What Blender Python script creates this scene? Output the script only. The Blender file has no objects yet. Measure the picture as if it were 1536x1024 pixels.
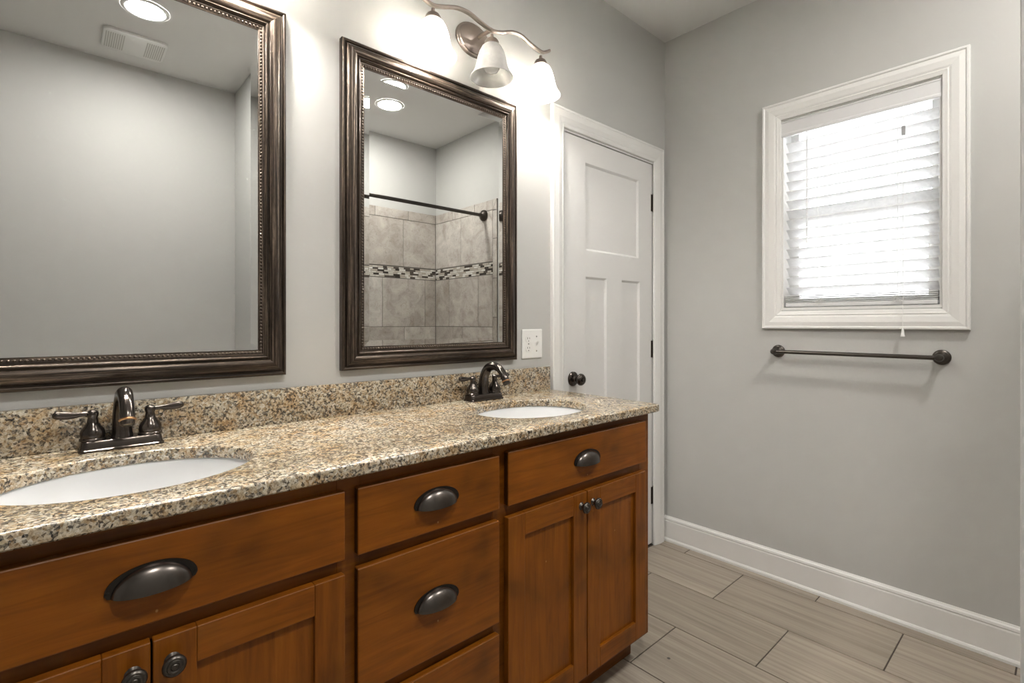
import bpy, bmesh, math, random
from math import pi, sin, cos, radians as R
from mathutils import Vector, Matrix
random.seed(7)
C = bpy.context.scene.collection
SC = bpy.context.scene

# ------------------------------------------------------------------ camera, world, exposure
CAM_H = 1.19
cd = bpy.data.cameras.new('camera'); cam = bpy.data.objects.new('camera', cd); C.objects.link(cam)
cam.location = (0, 0, CAM_H); cam.rotation_euler = (R(90), 0, R(-42.0))
cd.sensor_width = 36.0; cd.lens = 752.0 / 1536.0 * 36.0
cd.shift_y = -27.0 / 1536.0; cd.clip_start = 0.01
SC.camera = cam
w = bpy.data.worlds.new('overcast_sky'); SC.world = w; w.use_nodes = True
w.node_tree.nodes['Background'].inputs[0].default_value = (0.96, 0.98, 1.0, 1)
w.node_tree.nodes['Background'].inputs[1].default_value = 1.5
SC.view_settings.view_transform = 'Standard'; SC.view_settings.look = 'None'
SC.view_settings.gamma = 1.0; SC.view_settings.use_curve_mapping = False
SC.view_settings.exposure = 3.04
BULB, CAN = 45.0, 47.0            # radiance of the lit bulbs and of the recessed lenses

# ------------------------------------------------------------------ room numbers (metres; camera stands at x=y=0)
XW, YW, YB, XL, ZC = 2.481, 1.494, -0.81, -1.70, 2.74
ZT = 0.911                         # counter top

# ------------------------------------------------------------------ materials
def nt(name):
    m = bpy.data.materials.new(name); m.use_nodes = True
    t = m.node_tree; b = t.nodes['Principled BSDF']
    return m, t, b
def plain(name, col, rough=0.5, metal=0.0, spec=0.5, coat=0.0, bump=0.0, bscale=200.0):
    m, t, b = nt(name)
    b.inputs['Base Color'].default_value = (*col, 1); b.inputs['Roughness'].default_value = rough
    b.inputs['Metallic'].default_value = metal; b.inputs['Specular IOR Level'].default_value = spec
    b.inputs['Coat Weight'].default_value = coat
    tc = t.nodes.new('ShaderNodeTexCoord'); n = t.nodes.new('ShaderNodeTexNoise')
    n.inputs['Scale'].default_value = bscale; n.inputs['Detail'].default_value = 3
    t.links.new(tc.outputs['Object'], n.inputs['Vector'])
    if bump:
        bp = t.nodes.new('ShaderNodeBump'); bp.inputs['Strength'].default_value = bump; bp.inputs['Distance'].default_value = 0.001
        t.links.new(n.outputs[0], bp.inputs['Height']); t.links.new(bp.outputs[0], b.inputs['Normal'])
    return m
def ramp(t, stops, interp='LINEAR'):
    r = t.nodes.new('ShaderNodeValToRGB'); r.color_ramp.interpolation = interp
    e = r.color_ramp.elements
    while len(e) < len(stops): e.new(0.5)
    for k, (p, c) in enumerate(stops):
        e[k].position = p; e[k].color = (*c, 1)
    return r
def mapping(t, src, scale, rot=(0, 0, 0)):
    mp = t.nodes.new('ShaderNodeMapping'); mp.inputs['Scale'].default_value = scale; mp.inputs['Rotation'].default_value = rot
    t.links.new(src, mp.inputs['Vector']); return mp.outputs[0]
def noise(t, vec, scale, detail=4, rough=0.55, dist=0.0):
    n = t.nodes.new('ShaderNodeTexNoise'); n.inputs['Scale'].default_value = scale; n.inputs['Detail'].default_value = detail
    n.inputs['Roughness'].default_value = rough; n.inputs['Distortion'].default_value = dist
    t.links.new(vec, n.inputs['Vector']); return n
def mixc(t, fac, a, b, mode='MIX'):
    x = t.nodes.new('ShaderNodeMix'); x.data_type = 'RGBA'; x.blend_type = mode
    for s, v in ((0, fac), (6, a), (7, b)):
        if isinstance(v, (int, float)): x.inputs[s].default_value = v
        elif isinstance(v, tuple): x.inputs[s].default_value = (*v, 1)
        else: t.links.new(v, x.inputs[s])
    return x.outputs[2]

M = {}
M['wall'] = plain('grey_wall_paint', (0.50, 0.499, 0.480), 0.55, spec=0.3, bump=0.08, bscale=350)
M['ceiling'] = plain('white_ceiling_paint', (0.70, 0.695, 0.68), 0.8, spec=0.2, bump=0.1, bscale=250)
M['trim'] = plain('white_trim_paint', (0.76, 0.755, 0.735), 0.32, spec=0.45)
M['door'] = plain('white_door_paint', (0.72, 0.715, 0.70), 0.38, spec=0.45)
M['plastic'] = plain('white_plastic', (0.82, 0.82, 0.80), 0.3)
M['blind_white'] = plain('blind_white_vinyl', (0.70, 0.70, 0.705), 0.4)
M['dark_slot'] = plain('dark_slot', (0.02, 0.02, 0.02), 0.6)
M['porcelain'] = plain('white_porcelain', (0.72, 0.73, 0.735), 0.08, coat=0.3)
M['chrome'] = plain('polished_drain_metal', (0.55, 0.55, 0.55), 0.18, 1.0)
M['grout'] = plain('grout', (0.075, 0.06, 0.048), 0.9)
M['tile_grout'] = plain('tile_grout', (0.17, 0.155, 0.14), 0.9)
M['cord'] = plain('white_cord', (0.8, 0.8, 0.78), 0.7)
M['hinge'] = plain('bronze_hinge', (0.075, 0.062, 0.05), 0.4, 0.8)
M['lampmetal'] = plain('brushed_bronze', (0.30, 0.25, 0.22), 0.36, 0.9)
M['bar'] = plain('oiled_bronze_bar', (0.085, 0.075, 0.066), 0.32, 0.85)
M['bronze'] = plain('polished_oiled_bronze', (0.085, 0.072, 0.064), 0.2, 0.9)
M['copper'] = plain('worn_copper_edge', (0.40, 0.21, 0.10), 0.3, 1.0)
M['pull'] = plain('aged_bronze_pull', (0.125, 0.11, 0.10), 0.27, 0.95)
M['pull_dark'] = plain('dark_bronze_flange', (0.035, 0.030, 0.026), 0.4, 0.8)
M['headrail'] = plain('blind_headrail_grey', (0.14, 0.14, 0.14), 0.5)
M['clear'] = plain('clear_plastic_wand', (0.72, 0.74, 0.75), 0.15)

m, t, b = nt('mirror_silver'); M['mirror'] = m
b.inputs['Base Color'].default_value = (0.78, 0.787, 0.78, 1); b.inputs['Metallic'].default_value = 1; b.inputs['Roughness'].default_value = 0.0

# brown stained wood, grain along local axis chosen per material
def wood(name, axis, tint=1.0):
    m, t, b = nt(name)
    tc = t.nodes.new('ShaderNodeTexCoord')
    sc = [22, 22, 22]; sc[axis] = 1.6
    g = noise(t, mapping(t, tc.outputs['Object'], tuple(sc)), 2.6, 7, 0.66, 0.6)
    blot = noise(t, tc.outputs['Object'], 4.3, 3, 0.5, 0.3)
    r1 = ramp(t, [(0.25, (0.125*tint, 0.034*tint, 0.0018*tint)), (0.52, (0.215*tint, 0.063*tint, 0.0036*tint)), (0.80, (0.265*tint, 0.092*tint, 0.0070*tint))])
    t.links.new(g.outputs[0], r1.inputs[0])
    r2 = ramp(t, [(0.30, (0.38, 0.42, 0.55)), (0.44, (0.84, 0.86, 0.9)), (0.55, (1.0, 1.0, 1.0)), (0.72, (1.18, 1.20, 1.1))])
    t.links.new(blot.outputs[0], r2.inputs[0])
    vo = t.nodes.new('ShaderNodeTexVoronoi'); vo.inputs['Scale'].default_value = 11.0
    t.links.new(mapping(t, tc.outputs['Object'], (1, 2.5, 0.8), (0.3, 0.7, 0.2)), vo.inputs['Vector'])
    chip = ramp(t, [(0.020, (0.8, 0.8, 0.8)), (0.034, (0, 0, 0))]); t.links.new(vo.outputs['Distance'], chip.inputs[0])
    t.links.new(mixc(t, chip.outputs[0], mixc(t, 0.9, r1.outputs[0], r2.outputs[0], 'MULTIPLY'), (0.42, 0.25, 0.10)), b.inputs['Base Color'])
    b.inputs['Roughness'].default_value = 0.34; b.inputs['Specular IOR Level'].default_value = 0.28
    bp = t.nodes.new('ShaderNodeBump'); bp.inputs['Strength'].default_value = 0.06; bp.inputs['Distance'].default_value = 0.002
    t.links.new(g.outputs[0], bp.inputs['Height']); t.links.new(bp.outputs[0], b.inputs['Normal'])
    return m
M['wood_h'] = wood('stained_wood_across', 0)
M['wood_v'] = wood('stained_wood_upright', 2)
M['wood_dark'] = wood('stained_wood_frame', 0, 0.78)
M['wood_side_shade'] = wood('stained_wood_painted_shade', 0, 0.22)  # wood darkened so the shade on the drawer sides is in its colour
M['wood_edge'] = plain('polished_wood_edge', (0.22, 0.075, 0.012), 0.22, spec=0.9, coat=1.0)

# speckled granite
m, t, b = nt('speckled_granite'); M['granite'] = m
tc = t.nodes.new('ShaderNodeTexCoord'); O = tc.outputs['Object']
dn = noise(t, O, 60, 2)
vadd = t.nodes.new('ShaderNodeVectorMath'); vadd.operation = 'MULTIPLY_ADD'
t.links.new(dn.outputs[1], vadd.inputs[0]); vadd.inputs[1].default_value = (0.009, 0.009, 0.009); t.links.new(O, vadd.inputs[2])
def voro(scale):
    v = t.nodes.new('ShaderNodeTexVoronoi'); v.inputs['Scale'].default_value = scale
    t.links.new(vadd.outputs[0], v.inputs['Vector'])
    s = t.nodes.new('ShaderNodeSeparateColor'); t.links.new(v.outputs['Color'], s.inputs[0]); return s
s1, s2 = voro(215), voro(470)
rA = ramp(t, [(0.0, (0.010, 0.010, 0.011)), (0.15, (0.085, 0.068, 0.052)), (0.27, (0.30, 0.21, 0.11)), (0.40, (0.44, 0.375, 0.275)),
              (0.62, (0.55, 0.505, 0.42)), (0.84, (0.70, 0.67, 0.60))], 'CONSTANT')
t.links.new(s1.outputs[0], rA.inputs[0])
rB = ramp(t, [(0.0, (0.02, 0.019, 0.02)), (0.18, (0.22, 0.19, 0.15)), (0.36, (0.46, 0.40, 0.31)), (0.68, (0.64, 0.60, 0.52))], 'CONSTANT')
t.links.new(s2.outputs[1], rB.inputs[0])
base = mixc(t, 1.0, mixc(t, 0.32, rA.outputs[0], rB.outputs[0]), (0.90, 0.87, 0.81), 'MULTIPLY')
big = noise(t, O, 19, 4, 0.6, 0.4)
rO = ramp(t, [(0.45, (0, 0, 0)), (0.66, (0.78, 0.78, 0.78))]); t.links.new(big.outputs[0], rO.inputs[0])
c1 = mixc(t, rO.outputs[0], base, mixc(t, 0.85, base, (0.84, 0.58, 0.28), 'MULTIPLY'))
clus = noise(t, O, 75, 4, 0.65, 0.5)
rC = ramp(t, [(0.55, (0, 0, 0)), (0.64, (0.85, 0.85, 0.85))]); t.links.new(clus.outputs[0], rC.inputs[0])
c2 = mixc(t, rC.outputs[0], c1, mixc(t, 0.9, c1, (0.20, 0.19, 0.20), 'MULTIPLY'))
t.links.new(c2, b.inputs['Base Color'])
b.inputs['Roughness'].default_value = 0.24; b.inputs['Specular IOR Level'].default_value = 0.85; b.inputs['Coat Weight'].default_value = 0.15; b.inputs['Coat Roughness'].default_value = 0.06

# streaked bronze picture frame (u runs along each side)
m, t, b = nt('streaked_bronze_frame'); M['frame'] = m
uv = t.nodes.new('ShaderNodeUVMap'); uv.uv_map = 'UVMap'
g = noise(t, mapping(t, uv.outputs[0], (3.0, 260.0, 1.0)), 1.0, 5, 0.65)
g2 = noise(t, mapping(t, uv.outputs[0], (40.0, 300.0, 1.0)), 1.0, 3, 0.6)
r1 = ramp(t, [(0.36, (0.014, 0.010, 0.008)), (0.50, (0.052, 0.038, 0.028)), (0.66, (0.20, 0.155, 0.12))]); t.links.new(g.outputs[0], r1.inputs[0])
r2 = ramp(t, [(0.40, (0.6, 0.6, 0.6)), (0.62, (1.15, 1.1, 1.05))]); t.links.new(g2.outputs[0], r2.inputs[0])
t.links.new(mixc(t, 0.8, r1.outputs[0], r2.outputs[0], 'MULTIPLY'), b.inputs['Base Color'])
b.inputs['Metallic'].default_value = 0.6; b.inputs['Roughness'].default_value = 0.30

# floor tile: long wood-look porcelain, each tile its own shade
def island_tile(name, cols, streak=None, rough=0.35, mott=0.0):
    m, t, b = nt(name)
    geo = t.nodes.new('ShaderNodeNewGeometry'); tc = t.nodes.new('ShaderNodeTexCoord')
    r = ramp(t, cols, 'LINEAR'); t.links.new(geo.outputs['Random Per Island'], r.inputs[0])
    col = r.outputs[0]
    add = t.nodes.new('ShaderNodeVectorMath'); add.operation = 'MULTIPLY_ADD'
    cx = t.nodes.new('ShaderNodeCombineXYZ'); t.links.new(geo.outputs['Random Per Island'], cx.inputs[0]); t.links.new(geo.outputs['Random Per Island'], cx.inputs[2])
    t.links.new(cx.outputs[0], add.inputs[0]); add.inputs[1].default_value = (7, 7, 7); t.links.new(tc.outputs['Object'], add.inputs[2])
    if streak:
        g = noise(t, mapping(t, add.outputs[0], streak), 1.0, 6, 0.62, 0.25)
        rr = ramp(t, [(0.30, (0.66, 0.65, 0.63)), (0.50, (0.98, 0.98, 0.98)), (0.72, (1.30, 1.32, 1.34))]); t.links.new(g.outputs[0], rr.inputs[0])
        col = mixc(t, 0.85, col, rr.outputs[0], 'MULTIPLY')
    if mott:
        g = noise(t, add.outputs[0], 9.0, 6, 0.62, 0.8)
        rr = ramp(t, [(0.30, (0.68, 0.64, 0.60)), (0.50, (0.98, 0.98, 0.98)), (0.70, (1.25, 1.25, 1.25))]); t.links.new(g.outputs[0], rr.inputs[0])
        col = mixc(t, mott, col, rr.outputs[0], 'MULTIPLY')
        g = noise(t, add.outputs[0], 42.0, 4, 0.6, 1.5)
        rr = ramp(t, [(0.30, (0.72, 0.70, 0.68)), (0.46, (1, 1, 1))]); t.links.new(g.outputs[0], rr.inputs[0])
        col = mixc(t, mott, col, rr.outputs[0], 'MULTIPLY')
    t.links.new(col, b.inputs['Base Color']); b.inputs['Roughness'].default_value = rough
    return m, t, b
M['floor_tile'], ft, fb = island_tile('woodlook_floor_tile', [(0.0, (0.305, 0.258, 0.205)), (1.0, (0.375, 0.322, 0.262))], (55, 1.6, 1), 0.34)
tcf = ft.nodes.new('ShaderNodeTexCoord'); ds = ft.nodes.new('ShaderNodeVectorMath'); ds.operation = 'DISTANCE'; ds.inputs[1].default_value = (1.607, 0.952, 0.0)
ft.links.new(tcf.outputs['Object'], ds.inputs[0])
rf = ramp(ft, [(0.0045, (1, 1, 1)), (0.006, (0, 0, 0))]); ft.links.new(ds.outputs['Value'], rf.inputs[0])
src = fb.inputs['Base Color'].links[0].from_socket
ft.links.new(mixc(ft, rf.outputs[0], src, (0.06, 0.05, 0.045)), fb.inputs['Base Color'])
M['stone_tile'] = island_tile('mottled_stone_tile', [(0.0, (0.40, 0.365, 0.325)), (1.0, (0.53, 0.50, 0.46))], None, 0.35, 0.9)[0]
m, t, b = nt('glass_and_stone_mosaic'); M['mosaic'] = m
geo = t.nodes.new('ShaderNodeNewGeometry')
r = ramp(t, [(0.0, (0.045, 0.038, 0.032)), (0.16, (0.09, 0.075, 0.062)), (0.32, (0.45, 0.41, 0.35)), (0.58, (0.56, 0.53, 0.47)), (0.8, (0.70, 0.68, 0.63))], 'CONSTANT')
t.links.new(geo.outputs['Random Per Island'], r.inputs[0]); t.links.new(r.outputs[0], b.inputs['Base Color']); b.inputs['Roughness'].default_value = 0.15

def emis(name, col, s):
    m, t, b = nt(name)
    b.inputs['Base Color'].default_value = (0.8, 0.8, 0.8, 1)
    b.inputs['Emission Color'].default_value = (*col, 1); b.inputs['Emission Strength'].default_value = s
    return m
M['bulb_on'] = emis('lit_bulb', (1.0, 0.965, 0.905), BULB)
M['lens_on'] = emis('lit_recessed_lens', (1.0, 0.97, 0.92), CAN)
M['bulb_off'] = plain('frosted_bulb_off', (0.82, 0.82, 0.80), 0.25)
def translucent(name, col, f, rough=0.25, gloss=0.08):
    m = bpy.data.materials.new(name); m.use_nodes = True; t = m.node_tree; t.nodes.clear()
    out = t.nodes.new('ShaderNodeOutputMaterial'); d = t.nodes.new('ShaderNodeBsdfDiffuse'); tr = t.nodes.new('ShaderNodeBsdfTranslucent')
    gl = t.nodes.new('ShaderNodeBsdfGlossy'); gl.inputs['Roughness'].default_value = rough
    tc = t.nodes.new('ShaderNodeTexCoord'); n = noise(t, tc.outputs['Object'], 26, 4, 0.6, 1.2)
    rr = ramp(t, [(0.3, tuple(0.88*c for c in col)), (0.6, col)]); t.links.new(n.outputs[0], rr.inputs[0])
    t.links.new(rr.outputs[0], d.inputs[0]); t.links.new(rr.outputs[0], tr.inputs[0])
    mx = t.nodes.new('ShaderNodeMixShader'); mx.inputs[0].default_value = f
    t.links.new(d.outputs[0], mx.inputs[1]); t.links.new(tr.outputs[0], mx.inputs[2])
    m2 = t.nodes.new('ShaderNodeMixShader'); m2.inputs[0].default_value = gloss
    t.links.new(mx.outputs[0], m2.inputs[1]); t.links.new(gl.outputs[0], m2.inputs[2]); t.links.new(m2.outputs[0], out.inputs[0])
    return m
M['shade'] = translucent('alabaster_glass', (0.90, 0.89, 0.87), 0.5)
M['slat'] = translucent('white_blind_slat', (0.88, 0.88, 0.88), 0.42, 0.35, 0.04)
m = bpy.data.materials.new('clear_window_glass'); m.use_nodes = True; t = m.node_tree; t.nodes.clear(); M['glass'] = m
out = t.nodes.new('ShaderNodeOutputMaterial'); tr = t.nodes.new('ShaderNodeBsdfTransparent'); gl = t.nodes.new('ShaderNodeBsdfGlossy')
gl.inputs['Roughness'].default_value = 0.0; fr = t.nodes.new('ShaderNodeFresnel'); fr.inputs[0].default_value = 1.45
mx = t.nodes.new('ShaderNodeMixShader'); t.links.new(fr.outputs[0], mx.inputs[0]); t.links.new(tr.outputs[0], mx.inputs[1]); t.links.new(gl.outputs[0], mx.inputs[2])
t.links.new(mx.outputs[0], out.inputs[0])

# ------------------------------------------------------------------ mesh helpers
def obj(name, bm, mat, parent=None, smooth=None, loc=None):
    me = bpy.data.meshes.new(name); bmesh.ops.recalc_face_normals(bm, faces=bm.faces[:]); bm.to_mesh(me); bm.free()
    if smooth is not None:
        for p in me.polygons: p.use_smooth = True
        me.set_sharp_from_angle(angle=R(smooth))
    for mm in (mat if isinstance(mat, (list, tuple)) else [mat]): me.materials.append(mm)
    o = bpy.data.objects.new(name, me); C.objects.link(o)
    if parent: o.parent = parent
    if loc: o.location = loc
    return o
def tag(o, label=None, cat=None, group=None, kind=None):
    if label: o['label'] = label
    if cat: o['category'] = cat
    if group: o['group'] = group
    if kind: o['kind'] = kind
    return o
def thing(name, loc, label, cat, group=None):
    o = bpy.data.objects.new(name, None); o.empty_display_size = 0.05; C.objects.link(o); o.location = loc
    return tag(o, label, cat, group)
def dup(root, loc, label=None):
    r = root.copy(); C.objects.link(r); r.location = loc
    if label: r['label'] = label
    for ch in list(root.children):
        c = ch.copy(); C.objects.link(c); c.parent = r
        for g in list(ch.children):
            d = g.copy(); C.objects.link(d); d.parent = c
    return r
def B(): return bmesh.new()
def box(bm, lo, hi, bev=0.0, seg=2, mat=0):
    v = [bm.verts.new((x, y, z)) for x in (lo[0], hi[0]) for y in (lo[1], hi[1]) for z in (lo[2], hi[2])]
    fs = [bm.faces.new([v[i] for i in f]) for f in ((0, 1, 3, 2), (4, 6, 7, 5), (0, 4, 5, 1), (2, 3, 7, 6), (0, 2, 6, 4), (1, 5, 7, 3))]
    for f in fs: f.material_index = mat
    if bev:
        es = list({e for f in fs for e in f.edges})
        bmesh.ops.bevel(bm, geom=es, offset=bev, segments=seg, affect='EDGES', profile=0.5)
    return bm
def lathe(bm, prof, n=32, mat4=None, close=False):
    """prof: (radius, height) pairs about local z; mat4 places it"""
    M4 = mat4 or Matrix.Identity(4); rings = []
    for r, h in prof:
        if r < 1e-6: rings.append([bm.verts.new(M4 @ Vector((0, 0, h)))])
        else: rings.append([bm.verts.new(M4 @ Vector((r*cos(2*pi*k/n), r*sin(2*pi*k/n), h))) for k in range(n)])
    for a, c in zip(rings, rings[1:]):
        for k in range(n):
            k2 = (k+1) % n
            if len(a) == 1 and len(c) == 1: continue
            if len(a) == 1: bm.faces.new((a[0], c[k], c[k2]))
            elif len(c) == 1: bm.faces.new((a[k], c[0], a[k2]))
            else: bm.faces.new((a[k], c[k], c[k2], a[k2]))
    return bm
def frame_at(p, d, up=Vector((0, 0, 1))):
    d = d.normalized()
    if abs(d.dot(up)) > 0.98: up = Vector((1, 0, 0))
    s = d.cross(up).normalized(); u = s.cross(d)
    return s, u
def tube(bm, pts, rad, n=16, cap=True, flat=1.0, side=None):
    """tube along pts, radius per point (number or list); flat squashes the vertical axis; side fixes the sideways axis"""
    P = [Vector(p) for p in pts]; rings = []
    for i, p in enumerate(P):
        d = (P[min(i+1, len(P)-1)] - P[max(i-1, 0)])
        if side: s = Vector(side); u = s.cross(d.normalized())
        else: s, u = frame_at(p, d)
        r = rad[i] if isinstance(rad, (list, tuple)) else rad
        ra, rb = r if isinstance(r, tuple) else (r, r*flat)
        rings.append([bm.verts.new(p + s*ra*cos(2*pi*k/n) + u*rb*sin(2*pi*k/n)) for k in range(n)])
    for a, c in zip(rings, rings[1:]):
        for k in range(n): bm.faces.new((a[k], a[(k+1) % n], c[(k+1) % n], c[k]))
    if cap: bm.faces.new(rings[0][::-1]); bm.faces.new(rings[-1])
    return bm
def spline(pts, n=8):
    P = [Vector(p) for p in pts]; P = [P[0]*2-P[1]] + P + [P[-1]*2-P[-2]]; out = []
    for i in range(1, len(P)-2):
        for k in range(n):
            t = k/n; a, b_, c, d = P[i-1], P[i], P[i+1], P[i+2]
            out.append(0.5*((2*b_) + (c-a)*t + (2*a-5*b_+4*c-d)*t*t + (3*b_-a-3*c+d)*t**3))
    out.append(P[-2]); return out
def prism(bm, poly, place, d0, d1):
    """extrude 2-D polygon; place(u,v,d)->xyz"""
    a = [bm.verts.new(place(u, v, d0)) for u, v in poly]; c = [bm.verts.new(place(u, v, d1)) for u, v in poly]
    n = len(poly); bm.faces.new(a); bm.faces.new(c[::-1])
    for k in range(n): bm.faces.new((a[k], c[k], c[(k+1) % n], a[(k+1) % n]))
    return bm
def rect_sweep(bm, u0, u1, v0, v1, prof, place, uvl=None, sides='lrtb'):
    """mitred moulding round a rectangle; prof = (inward, height) pairs from the outer edge; place(u,v,h)->xyz"""
    loops = []
    for inn, h in prof:
        loops.append([(u0+inn, v0+inn, h), (u1-inn, v0+inn, h), (u1-inn, v1-inn, h), (u0+inn, v1-inn, h)])
    for k, s in ((0, 'b'), (1, 'r'), (2, 't'), (3, 'l')):
        if s not in sides: continue
        k2 = (k+1) % 4; dist = 0.0
        prev = None
        for j in range(len(prof)):
            a = bm.verts.new(place(*loops[j][k])); c = bm.verts.new(place(*loops[j][k2]))
            if prev:
                dist2 = dist + math.hypot(prof[j][0]-prof[j-1][0], prof[j][1]-prof[j-1][1])
                f = bm.faces.new((prev[0], prev[1], c, a))
                if uvl is not None:
                    L = (u1-u0) if k in (0, 2) else (v1-v0); e0 = prof[j-1][0]; e1 = prof[j][0]
                    for lp, q in zip(f.loops, ((e0, dist), (L-e0, dist), (L-e1, dist2), (e1, dist2))): lp[uvl].uv = (q[0]+k*3.7, q[1]+k*0.31)
                dist = dist2
            prev = (a, c)
    return bm
def wallY(y):   # moulding on a wall at y whose room side is -y
    return lambda u, v, h: (u, y-h, v)
def wallX(x):
    return lambda u, v, h: (x-h, u, v)

# ------------------------------------------------------------------ room shell
def struct(name, bm, mat, smooth=None):
    return tag(obj(name, bm, mat, None, smooth), kind='structure')
TH = 0.12
DX0, DX1, DZ1 = 1.645, 2.385, 2.056          # door opening
b_ = B(); box(b_, (XL-TH, YW, 0), (DX0, YW+TH, ZC)); box(b_, (DX1, YW, 0), (XW+TH, YW+TH, ZC)); box(b_, (DX0, YW, DZ1), (DX1, YW+TH, ZC))
struct('wall_front', b_, M['wall'])
WY0, WY1, WZ0, WZ1 = 0.318, 0.892, 1.252, 2.132   # window opening
b_ = B(); box(b_, (XW, YB-TH, 0), (XW+TH, WY0, ZC)); box(b_, (XW, WY1, 0), (XW+TH, YW, ZC))
box(b_, (XW, WY0, 0), (XW+TH, WY1, WZ0)); box(b_, (XW, WY0, WZ1), (XW+TH, WY1, ZC))
struct('wall_right', b_, M['wall'])
struct('light_leak_block', box(B(), (DX0-0.05, YW+TH, -0.1), (DX1+0.05, YW+TH+0.05, DZ1+0.05)), M['wall'])  # unseen box added behind the door to stop sky light leaking in
struct('wall_back', box(B(), (XL-TH, YB-TH, 0), (XW, YB, ZC)), M['wall'])
struct('wall_left', box(B(), (XL-TH, YB, 0), (XL, YW, ZC)), M['wall'])
struct('wall_partition', box(B(), (0.875, YB, 0), (0.985, 0.040, ZC), 0.004), M['wall'])
struct('ceiling', box(B(), (XL-TH, YB-TH, ZC), (XW+TH, YW+TH, ZC+0.1)), M['ceiling'])

# floor: grout bed and running-bond tiles 0.305 x 0.61, rows run along y
b_ = B(); box(b_, (XL-TH, YB-TH, -0.1), (XW+TH, YW+TH, -0.0025), mat=1)
xs = [2.404 - 0.3055*k for k in range(-1, 15)]
for i, x1 in enumerate(xs):
    x0 = x1 - 0.3055
    y = (1.335 if i % 2 == 0 else 1.032) - 0.607*5
    while y < YW:
        a = (max(x0+0.0022, XL), max(y+0.0022, YB), -0.003); c = (min(x1-0.0022, XW), min(y+0.607-0.0022, YW), 0.0)
        if c[0]-a[0] > 0.004 and c[1]-a[1] > 0.004: box(b_, a, c, 0.0008, 1)
        y += 0.607
struct('floor', b_, [M['floor_tile'], M['grout']])

# baseboard with cap and shoe moulding on the window wall
prof = [(0, 0), (0.019, 0), (0.019, 0.010), (0.016, 0.016), (0.013, 0.019), (0.013, 0.108), (0.011, 0.114), (0.013, 0.118), (0.011, 0.126), (0.006, 0.131), (0.004, 0.135), (0, 0.135)]
prism(b_ := B(), prof, lambda u, v, d: (XW-u, d, v), 0.055, YW-0.001)
struct('baseboard_right', b_, M['trim'])

# door casing, jamb and door
CAS = [(0, 0), (0, 0.016), (0.003, 0.0185), (0.010, 0.0185), (0.013, 0.0165), (0.040, 0.0175), (0.058, 0.014), (0.064, 0.012), (0.067, 0.0135), (0.074, 0.0115), (0.080, 0.009), (0.082, 0.006), (0.082, 0)]
b_ = B(); rect_sweep(b_, DX0-0.078, DX1+0.062, -0.3, DZ1+0.080, CAS, wallY(YW), sides='lrt')
bmesh.ops.bisect_plane(b_, geom=b_.verts[:]+b_.edges[:]+b_.faces[:], plane_co=(0, 0, 0.001), plane_no=(0, 0, -1), clear_outer=True)
struct('trim_1', b_, M['trim'])
b_ = B(); box(b_, (DX0, YW+0.001, 0), (DX0+0.012, YW+TH, DZ1)); box(b_, (DX1-0.012, YW+0.001, 0), (DX1, YW+TH, DZ1)); box(b_, (DX0, YW+0.001, DZ1-0.010), (DX1, YW+TH, DZ1))
struct('trim_2', b_, M['trim'])
d1 = bpy.data.objects.new('door_1', None); C.objects.link(d1); d1.location = (DX0+0.015, YW+0.008, 0.010); tag(d1, kind='structure')
DW, DH = DX1-DX0-0.030, DZ1-0.010-0.010-0.003
sx0, sz = d1.location.x, 0.010
pan = [(1.811-sx0, 2.242-sx0, 1.530-sz, 1.937-sz), (1.813-sx0, 1.972-sx0, 0.24, 1.408-sz), (2.094-sx0, 2.252-sx0, 0.24, 1.408-sz)]
b_ = B()
us = sorted({0, DW, *[p[0] for p in pan], *[p[1] for p in pan]}); vs = sorted({0, DH, *[p[2] for p in pan], *[p[3] for p in pan]})
def inpan(u, v): return any(p[0] < u < p[1] and p[2] < v < p[3] for p in pan)
for u0, u1 in zip(us, us[1:]):
    for v0, v1 in zip(vs, vs[1:]):
        if not inpan((u0+u1)/2, (v0+v1)/2): b_.faces.new([b_.verts.new(q) for q in ((u0, 0, v0), (u1, 0, v0), (u1, 0, v1), (u0, 0, v1))])
bmesh.ops.remove_doubles(b_, verts=b_.verts[:], dist=1e-5)
for u0, u1, v0, v1 in pan:
    rect_sweep(b_, u0, u1, v0, v1, [(0, 0), (0.002, -0.0015), (0.010, -0.009)], lambda u, v, h: (u, -h, v))
    b_.faces.new([b_.verts.new(q) for q in ((u0+.01, .009, v0+.01), (u1-.01, .009, v0+.01), (u1-.01, .009, v1-.01), (u0+.01, .009, v1-.01))])
for q in (((0, 0, 0), (0, .035, 0), (0, .035, DH), (0, 0, DH)), ((DW, 0, 0), (DW, .035, 0), (DW, .035, DH), (DW, 0, DH)), ((0, 0, DH), (DW, 0, DH), (DW, .035, DH), (0, .035, DH)),
          ((0, 0, 0), (DW, 0, 0), (DW, .035, 0), (0, .035, 0)), ((0, .035, 0), (DW, .035, 0), (DW, .035, DH), (0, .035, DH))):
    b_.faces.new([b_.verts.new(p) for p in q])
bmesh.ops.remove_doubles(b_, verts=b_.verts[:], dist=1e-5)
obj('door_slab', b_, M['door'], d1)
TY = Matrix.Rotation(R(90), 4, 'X')           # local z -> -y
kx, kz = 1.722-sx0, 0.940-sz
kn = obj('door_knob', lathe(B(), [(0, 0.064), (0.008, 0.0645), (0.0075, 0.061), (0.014, 0.063), (0.021, 0.060), (0.0265, 0.052), (0.027, 0.046), (0.022, 0.038), (0.013, 0.033), (0.010, 0.026), (0.011, 0.018), (0.015, 0.013)], 32, TY), M['bronze'], d1, 40, (kx, 0, kz))
tag(kn, 'dark bronze knob')
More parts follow.
